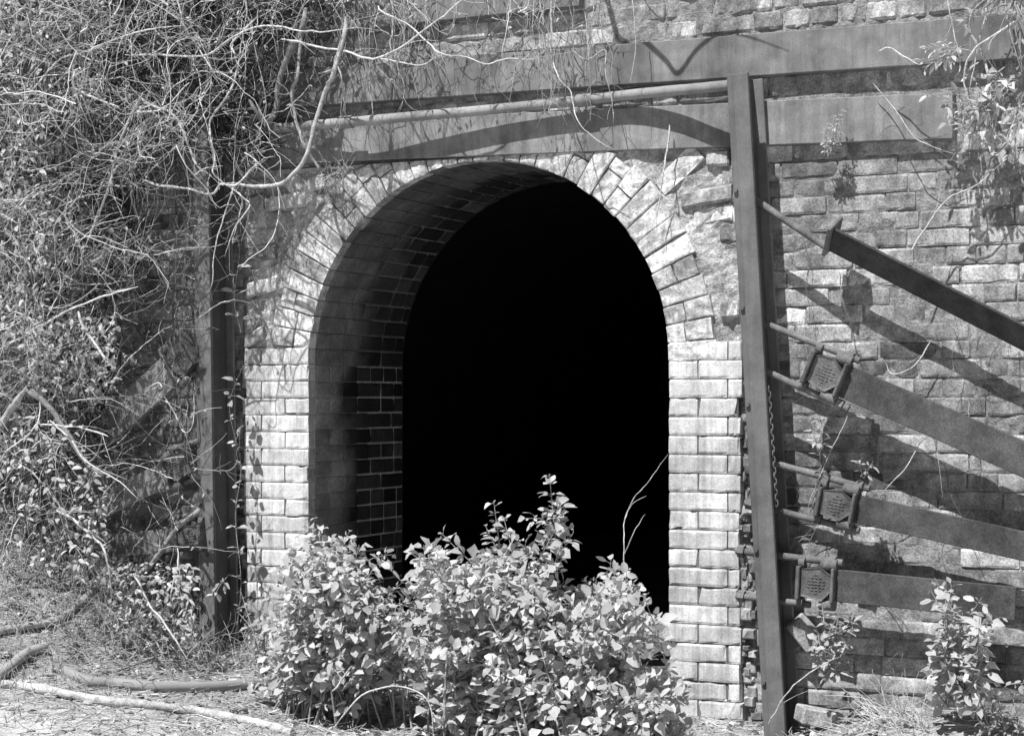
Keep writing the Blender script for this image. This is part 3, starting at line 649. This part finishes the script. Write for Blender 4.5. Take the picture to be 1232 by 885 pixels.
# ------------------------------------------------------------------ individually traced vines of the upper left
V = [
 ([(416, 20), (414, 44), (402, 82), (392, 112), (378, 153), (370, 184), (355, 208), (331, 223), (300, 223), (262, 221)], .3, .0105, .007, 'long smooth vine hooking left above the arch shoulder', .5, 3),
 ([(368, 10), (361, 44), (348, 65), (336, 99), (332, 130), (320, 147), (308, 132), (300, 120)], .22, .014, .012, 'thickest dark vine hanging over the left end of the pipe', .22, 3),
 ([(366, 10), (363, 31), (361, 58), (358, 92), (351, 112), (356, 143), (365, 174), (378, 194), (389, 211)], .25, .008, .006, 'crooked vine crossing the pipe left of the arch crown', .34, 4),
 ([(0, 170), (34, 116), (68, 75), (102, 63), (136, 48), (177, 36), (222, 31)], .55, .0045, .003, 'pale arching vine rising from the far left edge to the top', .6, 6),
 ([(90, 85), (90, 102), (102, 112), (130, 124), (146, 132)], .6, .006, .004, 'short thick pale bent stem in the upper left tangle', .6, 4),
 ([(172, 112), (157, 143), (143, 174), (136, 201), (130, 228), (112, 273), (102, 300)], .5, .006, .004, 'long pale vine dropping from the fork in the tangle', .5, 6),
 ([(168, 116), (181, 126), (204, 135), (218, 152), (232, 190), (244, 206)], .45, .006, .004, 'pale forked vine reaching right toward the left post', .6, 4),
 ([(150, 66), (191, 66), (235, 68), (259, 61), (280, 44), (307, 32), (337, 32), (361, 37), (385, 39), (430, 33)], .4, .005, .003, 'level pale vine arching up near the top left', .6, 6),
 ([(290, 50), (283, 92), (276, 112), (262, 130), (252, 147), (254, 167), (259, 191), (256, 208), (269, 222), (290, 235), (290, 252), (280, 293)], .32, .005, .003, 'pale vine snaking down in front of the left post top', .62, 6),
 ([(174, 218), (191, 223), (218, 225), (252, 234), (266, 222), (283, 222), (300, 205), (312, 195)], .38, .006, .003, 'pale branch crossing the left post below its top', .62, 6),
 ([(283, 222), (275, 245), (266, 273), (256, 310), (255, 340), (250, 352)], .34, .0035, .0018, 'thin vine dangling beside the dark side of the left post', .6, 3),
 ([(290, 235), (300, 248), (285, 270), (275, 295), (270, 310)], .34, .0035, .0018, 'thin forked vine dangling right of the left post', .6, 4),
 ([(340, 48), (361, 51), (375, 55), (416, 63), (455, 70), (502, 43), (547, 8), (560, -5)], .3, .005, .003, 'straight pale branch rising right to the top edge', .66, 4),
 ([(455, 8), (461, 14), (489, 29), (512, 49), (531, 65), (557, 68), (584, 77), (611, 70), (645, 71)], .28, .004, .0022, 'pale zigzag branch crossing the high band', .66, 4),
 ([(455, 70), (485, 75), (506, 78), (531, 66)], .28, .003, .002, 'short pale loop of vine under the zigzag branch', .64, 2),
 ([(664, -6), (664, 10), (664, 68), (671, 92), (686, 112), (693, 143), (714, 167), (741, 182)], .16, .0035, .0016, 'thin pale vine falling over pipe and band above the arch', .62, 3),
 ([(671, 92), (664, 115), (660, 136)], .15, .002, .001, 'short thin twig forking left above the arch crown', .55, 1),
 ([(761, -6), (761, 14), (765, 51), (758, 99)], .14, .0022, .0014, 'thin upright tendril over the high band right of the crown', .5, 1),
 ([(690, 61), (707, 73), (727, 61), (729, 89), (737, 126), (738, 150)], .12, .0024, .0012, 'thin broken-looking tendril dropping across the pipe', .5, 2),
 ([(806, 150), (803, 180), (799, 205), (792, 245), (788, 262)], .06, .004, .0015, 'pale dead stem hanging on the right shoulder of the arch', .55, 5),
 ([(0, 420), (55, 389), (102, 365), (136, 353), (167, 346)], .8, .0048, .003, 'long straight pale cane slanting up from the left edge', .7, 3),
 ([(94, 375), (102, 396), (119, 420), (130, 437)], .75, .006, .005, 'stout pale cane bending down below the slanting cane', .55, 2),
 ([(-20, 545), (0, 512), (10, 495), (31, 469)], .85, .016, .014, 'thick pale trunk of vine leaning at the left edge', .42, 1),
 ([(31, 469), (58, 488), (85, 529), (102, 553), (122, 570)], .83, .012, .009, 'thick dark vine bending down from the leaning trunk', .25, 2),
 ([(239, 382), (259, 368), (283, 360)], .24, .003, .002, 'short pale twig crossing the middle of the left post', .62, 1),
 ([(48, 510), (85, 512), (112, 518), (130, 525)], .9, .004, .003, 'short level pale twig in the left undergrowth', .6, 2),
 ([(60, 505), (85, 529), (102, 553), (143, 580), (165, 600)], .92, .0035, .002, 'thin pale cane slanting down right in the left undergrowth', .62, 2),
 ([(68, 612), (92, 629), (116, 650), (126, 663), (133, 697)], .85, .0065, .004, 'pale branch slanting down to the soil at left', .62, 3),
 ([(240, 612), (235, 617), (211, 636), (194, 663), (177, 684), (150, 696), (126, 708)], .3, .011, .010, 'grey root running down from the left post to the soil', .33, 1),
 ([(160, 690), (164, 697), (181, 728), (205, 759), (225, 793)], .65, .0045, .0035, 'straight pale stalk leaning on the soil by the left post', .65, 2),
 ([(200, 480), (212, 500), (222, 520), (232, 512), (233, 470)], .22, .003, .002, 'looped twig between the left braces and the left post', .6, 1),
 ([(158, 200), (160, 240), (175, 290), (195, 330), (205, 350)], .3, .004, .003, 'dark thin vine down the bricks left of the left post', .25, 3),
 ([(212, -5), (222, 31), (236, 55), (250, 75), (262, 95)], .42, .004, .003, 'pale vine falling from the top edge above the left post', .58, 4),
 ([(310, 20), (285, 44), (278, 55), (282, 66), (276, 56)], .35, .005, .004, 'small pale curl of vine near the top', .6, 2),
 ([(403, 75), (410, 95), (414, 120), (416, 140)], .26, .003, .002, 'thin vine hanging straight in front of the pipe', .5, 2),
 ([(1050, 100), (1075, 130), (1100, 165), (1130, 180), (1155, 188)], .06, .0022, .0012, 'thin pale tendril slanting down right over the brickwork', .5, 2),
 ([(1098, 300), (1110, 280), (1140, 240), (1175, 222), (1232, 170)], .1, .0032, .002, 'thin pale cane slanting up across the right brickwork', .55, 2),
 ([(1232, 20), (1200, 40), (1170, 62), (1160, 95), (1168, 130)], .16, .004, .003, 'pale cane curving in from the top right corner', .55, 4),
 ([(1190, -5), (1180, 40), (1172, 80), (1165, 110)], .14, .003, .002, 'thin upright cane behind the top right leaves', .55, 4),
 ([(1140, -5), (1148, 40), (1155, 80), (1150, 92)], .14, .0026, .002, 'thin dark-lined cane right of the leafy spray', .5, 3),
 ([(1058, 60), (1070, 58), (1088, 70), (1105, 80)], .14, .0026, .002, 'bare forked twig tip left of the leafy spray', .66, 3),
 ([(1160, 30), (1182, 65), (1190, 95), (1196, 135)], .1, .006, .005, 'flat pale stem hanging in the top right corner', .45, 1),
 ([(925, 870), (950, 830), (985, 800), (1010, 790)], .3, .0028, .0016, 'thin dry stalk at the foot of the leaning post', .55, 2),
 ([(1120, 410), (1100, 440), (1075, 450), (1065, 438)], .06, .0024, .0012, 'thin pale curl of stem on the bricks under the top brace', .6, 2),
 ([(1020, 500), (1000, 540), (980, 590), (972, 610)], .14, .0016, .001, 'hair-thin stalk between second and third braces', .5, 0),
 ([(1065, 590), (1090, 560), (1110, 530), (1128, 522)], .08, .002, .001, 'thin pale stem rising over the third brace', .6, 2),
]
for (pxs, d, r0, r1, lab, tone, tw) in V:
    vine(pxs, d, r0, r1, lab, tone, tw=tw)
# thin streamers hanging from the top over the high bands (one label, nothing tells them apart)
for i in range(48):
    x = R.choice([R.uniform(400, 560), R.uniform(400, 730), R.uniform(640, 730)]); y0 = R.uniform(-25, 20); L = R.uniform(60, 140)
    pxs = [(x, y0)]; 
    for k in range(4): x += R.gauss(2, 6); y0 += L / 4; pxs.append((x, y0))
    vine(pxs, R.uniform(.05, .2), R.uniform(.0012, .0026), .0008, 'thin dry tendril hanging over the high grey band', R.uniform(.25, .55), 'tendril', 'vine', 'dry tendrils over the high band', tw=2, n=4, wob=.012)
for i in range(16):
    x, y0 = R.uniform(960, 1225), R.uniform(180, 700); pxs = [(x, y0)]; a = R.uniform(.6, 1.9); L = R.uniform(40, 110)
    for k in range(3): x += L / 3 * math.cos(a) * R.choice([1, 1, -1]) + R.gauss(0, 5); y0 += L / 3 * math.sin(a); pxs.append((x, y0))
    vine(pxs, R.uniform(.02, .06), R.uniform(.0011, .002), .0008, 'thin dry runner clinging to the right brickwork', R.uniform(.12, .5), 'tendril', 'vine', 'dry runners on the right brickwork', tw=3, n=4, wob=.012, twl=.08)
# ------------------------------------------------------------------ tangled mass of twigs
def twig(mb, p, d, L, r, tone, curl=.35, step=.028, sides=3, grav=.0):
    n = max(3, int(L / step)); pts = [p]; c = Vector((R.gauss(0, 1), R.gauss(0, 1), R.gauss(0, 1))) * curl
    d = d.normalized()
    for i in range(n):
        d = (d + c * .12 + Vector((R.gauss(0, .17), R.gauss(0, .17), R.gauss(0, .17) - grav))).normalized()
        if R.random() < .08: c = Vector((R.gauss(0, 1), R.gauss(0, 1), R.gauss(0, 1))) * curl
        q = pts[-1] + d * step
        if q.y > -.025: q.y = -.025; d.y = -abs(d.y)
        pts.append(q)
    tube(mb, pts, [r * (1 - .5 * i / n) for i in range(n + 1)], sides, tone, cap=False)
    return pts
def pick(regs):
    tot = sum(r[-1] for r in regs); t = R.random() * tot
    for r in regs:
        t -= r[-1]
        if t <= 0: return r
    return regs[-1]
# x0,x1,y0,y1,depth0,depth1,weight
REG = [(-160, 110, -90, 330, .2, .95, 40), (120, 235, 430, 660, .24, .5, 2.4), (-160, 60, 330, 480, .35, .95, 9), (60, 130, 330, 640, .15, .7, 5), (100, 240, -90, 180, .12, .6, 22), (100, 180, 180, 330, .1, .5, 7),
       (235, 335, -90, 120, .1, .35, 9), (330, 430, -90, 40, .1, .3, 5), (240, 320, 130, 200, .1, .3, 2), (-160, 90, 480, 660, .3, 1.0, 6), (430, 700, -70, 25, .06, .3, 4.5), (175, 235, 230, 400, .05, .25, 1.8)]
fine = MB(); vv = MB(); lf = MB(); dk = MB()
DREG = [(-200, 100, -120, 480, .04, .5, 40), (100, 235, -120, 190, .04, .3, 20), (100, 165, 190, 330, .03, .25, 6), (235, 330, -120, 110, .04, .25, 11), (330, 420, -120, 60, .04, .2, 4), (-200, 110, 480, 700, .1, .6, 12), (255, 320, 110, 190, .04, .2, 3), (100, 140, 330, 560, .04, .3, 4)]
for i in range(13000):                      # leaves and twigs added by the wall, toned near black as shaded gaps
    r = pick(DREG); p = at(R.uniform(r[0], r[1]), R.uniform(r[2], r[3]), -R.uniform(r[4], r[5]))
    if p.z < gh(p.x, p.y): continue
    tn = R.choice([.03, .05, .08, .13])
    if R.random() < .55: leaf(dk, p, Vector((R.gauss(0, 1), R.gauss(-.2, .6), R.gauss(-.5, .8))), UP + Vector((R.gauss(0, .7), R.gauss(-.3, .7), 0)), R.uniform(.02, .05), R.uniform(.008, .022), tn, .4, .6)
    else: twig(dk, p, Vector((R.gauss(0, .8), R.gauss(0, .4), R.gauss(-.2, 1))), R.uniform(.1, .4), R.uniform(.0009, .0022), tn, .5)
tag(dk.build('vine_shade_mat', M_TWIG), 'near-black dead leaves and stems standing in for shade behind the left vines', 'vines', kind='stuff')
for i in range(7900):
    r = pick(REG); x, y = R.uniform(r[0], r[1]), R.uniform(r[2], r[3]); p = at(x, y, -R.uniform(r[4], r[5]))
    if p.z < gh(p.x, p.y): continue
    dn = noise.noise(Vector((x * .018, y * .018, 2.2)))
    if dn < (.02 if x > 60 else -.25) and R.random() < .85: continue
    tn = R.choice([.14, .36, .54, .68, .8])
    d = Vector((R.gauss(0, 1), R.gauss(0, .45), R.gauss(-.1, .9)))
    big = R.random() < .06
    pts = twig(vv if big else fine, p, d, R.uniform(.25, .8) if big else R.uniform(.06, .34), R.uniform(.002, .0034) if big else R.uniform(.0006, .0016), tn, .45)
    if big:
        for _ in range(R.randint(2, 5)):
            j = R.randint(1, len(pts) - 1); twig(fine, pts[j], (pts[j] - pts[j - 1]).normalized() + Vector((R.gauss(0, .7), R.gauss(0, .5), R.gauss(0, .7))), R.uniform(.05, .2), R.uniform(.0008, .0014), tn, .4)
    if R.random() < .5:
        for _ in range(R.randint(1, 3)):
            q = R.choice(pts); leaf(lf, q, Vector((R.gauss(0, 1), R.gauss(-.3, .7), R.gauss(-.3, .7))), UP + Vector((R.gauss(0, .5), R.gauss(-.5, .5), 0)), R.uniform(.009, .024), R.uniform(.004, .012), R.uniform(.3, .72), .3, .3)
tag(fine.build('vine_tangle', M_TWIG), 'fine dry twig tangle smothering the left of the wall', 'vines', kind='stuff')
tag(vv.build('vine_tangle', M_TWIG), 'heavier looping runners woven through the twig tangle', 'vines', kind='stuff')
# leafy patches on the left
for _ in range(3600):
    r = pick([(-160, 60, 200, 420, .3, .95, 7), (30, 140, 380, 470, .25, .7, 4), (-160, 100, 500, 690, .3, 1.1, 5), (-160, 60, -60, 200, .4, .9, 4), (130, 235, 675, 770, .2, .6, 4), (90, 130, 560, 700, .3, .8, 1)])
    p = at(R.uniform(r[0], r[1]), R.uniform(r[2], r[3]), -R.uniform(r[4], r[5]))
    if p.z < gh(p.x, p.y) - .01: p.z = gh(p.x, p.y) + R.uniform(.01, .06)
    leaf(lf, p, Vector((R.gauss(0, 1), R.gauss(-.4, .6), R.gauss(-.4, .6))), UP + Vector((R.gauss(0, .4), R.gauss(-.6, .4), 0)), R.uniform(.014, .042), R.uniform(.009, .024), R.uniform(.34, .72), .3, .35)
tag(lf.build('vine_leaves', M_LEAF), 'small leaves scattered through the twig tangle on the left', 'leaves', kind='stuff')
# undergrowth on the left bank
mb = MB()
for _ in range(2300):
    x, y = R.uniform(-3.5, -1.75), R.uniform(-1.35, -.05)
    if x > -2.05 and y < -.55 and R.random() < .8: continue
    p = Vector((x, y, gh(x, y))); h = R.uniform(.06, .32) * (1 if y > -1.0 else .5)
    twig(mb, p, Vector((R.gauss(0, .5), R.gauss(-.1, .4), 1)), h, R.uniform(.0008, .002), R.uniform(.25, .65), .4, .03, 3, .07)
tag(mb.build('dry_undergrowth', M_TWIG), 'dry weeds and grass standing on the bank at the left', 'weeds', kind='stuff')
# ------------------------------------------------------------------ separate small plants
def plant(name, label, stems, L0, dens, tone=(.3, .55), cat='plant', r=.003, w=.62):
    e = empty(name, at(stems[0][0][0], stems[0][0][1], -stems[0][0][2]), label, cat); st = MB(); fo = MB()
    for s in stems:
        pts = cr([at(x, y, -d) for x, y, d in s], 5); k = len(pts)
        tube(st, pts, [r * (1 - .7 * i / (k - 1)) for i in range(k)], 5, .35, cap=False); shoot_leaves(fo, pts, L0, dens, .1, tone, st, w)
    st.build('stems', M_BARK, e); fo.build('foliage', M_LEAF, e); return e
def rs(x0, y0, d0, x1, y1, d1, j=12):
    return [(x0 + R.gauss(0, j * .3), y0, d0), ((x0 + x1) / 2 + R.gauss(0, j), (y0 + y1) / 2 + R.gauss(0, j), (d0 + d1) / 2 + .03), (x1, y1, d1)]
plant('weed', 'leafy weed standing in front of the lowest brace at right', [rs(1150 + R.uniform(-15, 15), 850, .25, R.uniform(1112, 1205), R.uniform(690, 800), R.uniform(.2, .4)) for _ in range(20)], .042, 70, (.36, .66), w=.85)
plant('weed', 'small leafy weed between the leaning post and lowest brace', [rs(1000 + R.uniform(-12, 12), 815, .2, R.uniform(980, 1030), R.uniform(715, 790), R.uniform(.16, .3)) for _ in range(12)], .032, 80, (.34, .62), w=.8)
plant('weed', 'low leafy weed in the bottom right corner', [rs(1205 + R.uniform(-15, 15), 885, .25, R.uniform(1170, 1240), R.uniform(800, 860), R.uniform(.2, .45)) for _ in range(9)], .032, 60, (.25, .5))
plant('seedling', 'tiny pale sprig in front of the shadow under the second brace', [rs(986, 560, .13, 984, 500, .17, 3), rs(986, 540, .13, 978, 508, .17, 2), rs(986, 540, .13, 991, 512, .17, 2)], .025, 80, (.4, .6), r=.002)
plant('seedling', 'pale sprig beside the shadow above the third brace', [rs(1038, 575, .1, 1036, 552, .16, 3), rs(1040, 575, .1, 1050, 556, .16, 2)], .022, 90, (.4, .6), r=.002)
plant('fern_tuft', 'pale tuft sprouting from the lower band right of the post', [rs(996 + R.uniform(-3, 3), 185, .02, R.uniform(988, 1014), R.uniform(132, 172), .07, 4) for _ in range(9)], .013, 210, (.45, .68), r=.0015)
plant('creeper', 'pale leafy spray on a bare twig near the top right corner', [rs(1160, 66, .1, 1104, 74, .2, 4), rs(1155, 60, .1, 1115, 60, .2, 4), rs(1160, 55, .1, 1135, 50, .2, 4), rs(1150, 66, .12, 1112, 84, .22, 3)], .028, 110, (.45, .68))
plant('creeper', 'dense leafy creeper hanging down the right brickwork', [rs(R.uniform(1150, 1230), R.uniform(70, 140), .08, R.uniform(1100, 1245), R.uniform(95, 195), R.uniform(.08, .25)) for _ in range(15)], .038, 52, (.36, .72), w=.7)
plant('creeper', 'sparse leafy creeper in the top right corner above the dense one', [rs(R.uniform(1190, 1240), -20, .1, R.uniform(1150, 1250), R.uniform(20, 100), R.uniform(.08, .2)) for _ in range(12)], .024, 45, (.2, .5))
plant('creeper', 'leafy runner climbing beside the dark side of the left post', [[(283, 770, .06), (290, 700, .1), (283, 620, .12), (290, 560, .1), (276, 490, .14), (292, 440, .1)], [(276, 690, .12), (264, 705, .24), (258, 718, .27)], [(290, 400, .08), (282, 360, .1), (288, 300, .08), (278, 260, .1)]], .040, 40, (.36, .66), r=.002, w=.85)
plant('weed', 'leafy weed at the foot of the left post', [rs(R.uniform(290, 330), 800, .3, R.uniform(285, 330), R.uniform(680, 770), .3) for _ in range(9)], .034, 55, (.3, .55))
mbg = MB(); c = at(1085, 820, -.2)
for _ in range(60):
    p = at(1060 + R.uniform(-10, 60), R.uniform(850, 885), -.25); p.z = gh(p.x, p.y)
    twig(mbg, p, Vector((R.gauss(-.4, .5), R.gauss(-.1, .3), 1)), R.uniform(.08, .3), R.uniform(.001, .0018), R.uniform(.5, .72), .5, .025, 3, .09)
tag(mbg.build('grass_tuft', M_TWIG), 'pale dry grass tuft at the foot of the right brickwork', 'grass')
mbg = MB()
for _ in range(45):
    p = at(R.uniform(392, 418), R.uniform(195, 215), -.08)
    twig(mbg, p, Vector((R.gauss(0, .6), R.gauss(-.4, .3), R.gauss(-.2, .8))), R.uniform(.05, .16), R.uniform(.0008, .0014), R.uniform(.4, .66), .9, .018, 3, .08)
tag(mbg.build('grass_tuft', M_TWIG), 'wispy dry tuft hanging on the left shoulder of the arch', 'grass')
# growth hanging over the top of the wall above the picture (it throws the branch shadows)
mb = MB()
for _ in range(900):
    x = R.uniform(-4.5, 2.8)
    if -2.15 < x < 1.35 and R.random() < (.98 if x > -1 else .75): continue
    p = Vector((x, R.uniform(-.3, -.02) if x < -1 else -.02, R.uniform(2.9, WT + .15))); twig(mb, p, Vector((R.gauss(0, .8), R.uniform(-1, -.1), R.gauss(.1, .5))), R.uniform(.2, .6), R.uniform(.002, .005), R.uniform(.3, .6), .4, .03, 3, .04)
tag(mb.build('overhanging_twigs', M_TWIG), 'dry twigs overhanging the top of the wall', 'twigs', kind='stuff')
# ------------------------------------------------------------------ light, sky, camera
def above(pxs, t): return [at(x, y, -.012) + Vector((-.092, -.522, .848)) * t for x, y in pxs]
mb = MB(); c = cr(above([(735, 20), (770, 45), (800, 72), (816, 88), (838, 60), (866, 36), (880, 10)], .72), 6); tube(mb, c, [.009 - .005 * i / len(c) for i in range(len(c))], 6, .4)
c2 = cr(above([(866, 36), (905, 46), (950, 62)], .72), 5); tube(mb, c2, [.004 - .003 * i / len(c2) for i in range(len(c2))], 5, .4)
c2 = cr([c[0], c[0] + Vector((-.1, .2, .15)), Vector((c[0].x - .15, .0, WT + .02))], 5); tube(mb, c2, .010, 6, .4)
tag(mb.build('branch', M_BARK), 'forked branch reaching out over the wall top above the crown', 'branch')
EL, AZM = math.radians(58), math.radians(10)
to_sun = Vector((-math.sin(AZM) * math.cos(EL), -math.cos(AZM) * math.cos(EL), math.sin(EL)))
sd = bpy.data.lights.new('Sun', 'SUN'); sd.energy = 5.0; sd.angle = math.radians(.5); sd.color = (1, 1, 1)
so = bpy.data.objects.new('Sun', sd); COL.objects.link(so); so.rotation_euler = (-to_sun).to_track_quat('-Z', 'Y').to_euler(); so.location = to_sun * 20
w = bpy.data.worlds.new('World'); sc.world = w; w.use_nodes = True; nt = w.node_tree
bg = nt.nodes['Background']; sky = nt.nodes.new('ShaderNodeTexSky'); sky.sky_type = 'NISHITA'; sky.sun_disc = False
sky.sun_elevation = EL; sky.sun_rotation = math.pi + AZM
bw = nt.nodes.new('ShaderNodeRGBToBW'); nt.links.new(sky.outputs[0], bw.inputs[0]); nt.links.new(bw.outputs[0], bg.inputs['Color']); bg.inputs['Strength'].default_value = .03
cd = bpy.data.cameras.new('Camera'); co = bpy.data.objects.new('Camera', cd); COL.objects.link(co); sc.camera = co
cd.sensor_width = 36; cd.lens = F / 1232 * 36; cd.shift_y = (HZ - 442.5) / 1232; cd.clip_end = 500
co.location = CAM; co.rotation_euler = (math.pi / 2, 0, TH)
sc.view_settings.view_transform = 'Standard'; sc.view_settings.look = 'None'; sc.view_settings.exposure = .35; sc.view_settings.gamma = 1
sc.cycles.max_bounces = 6
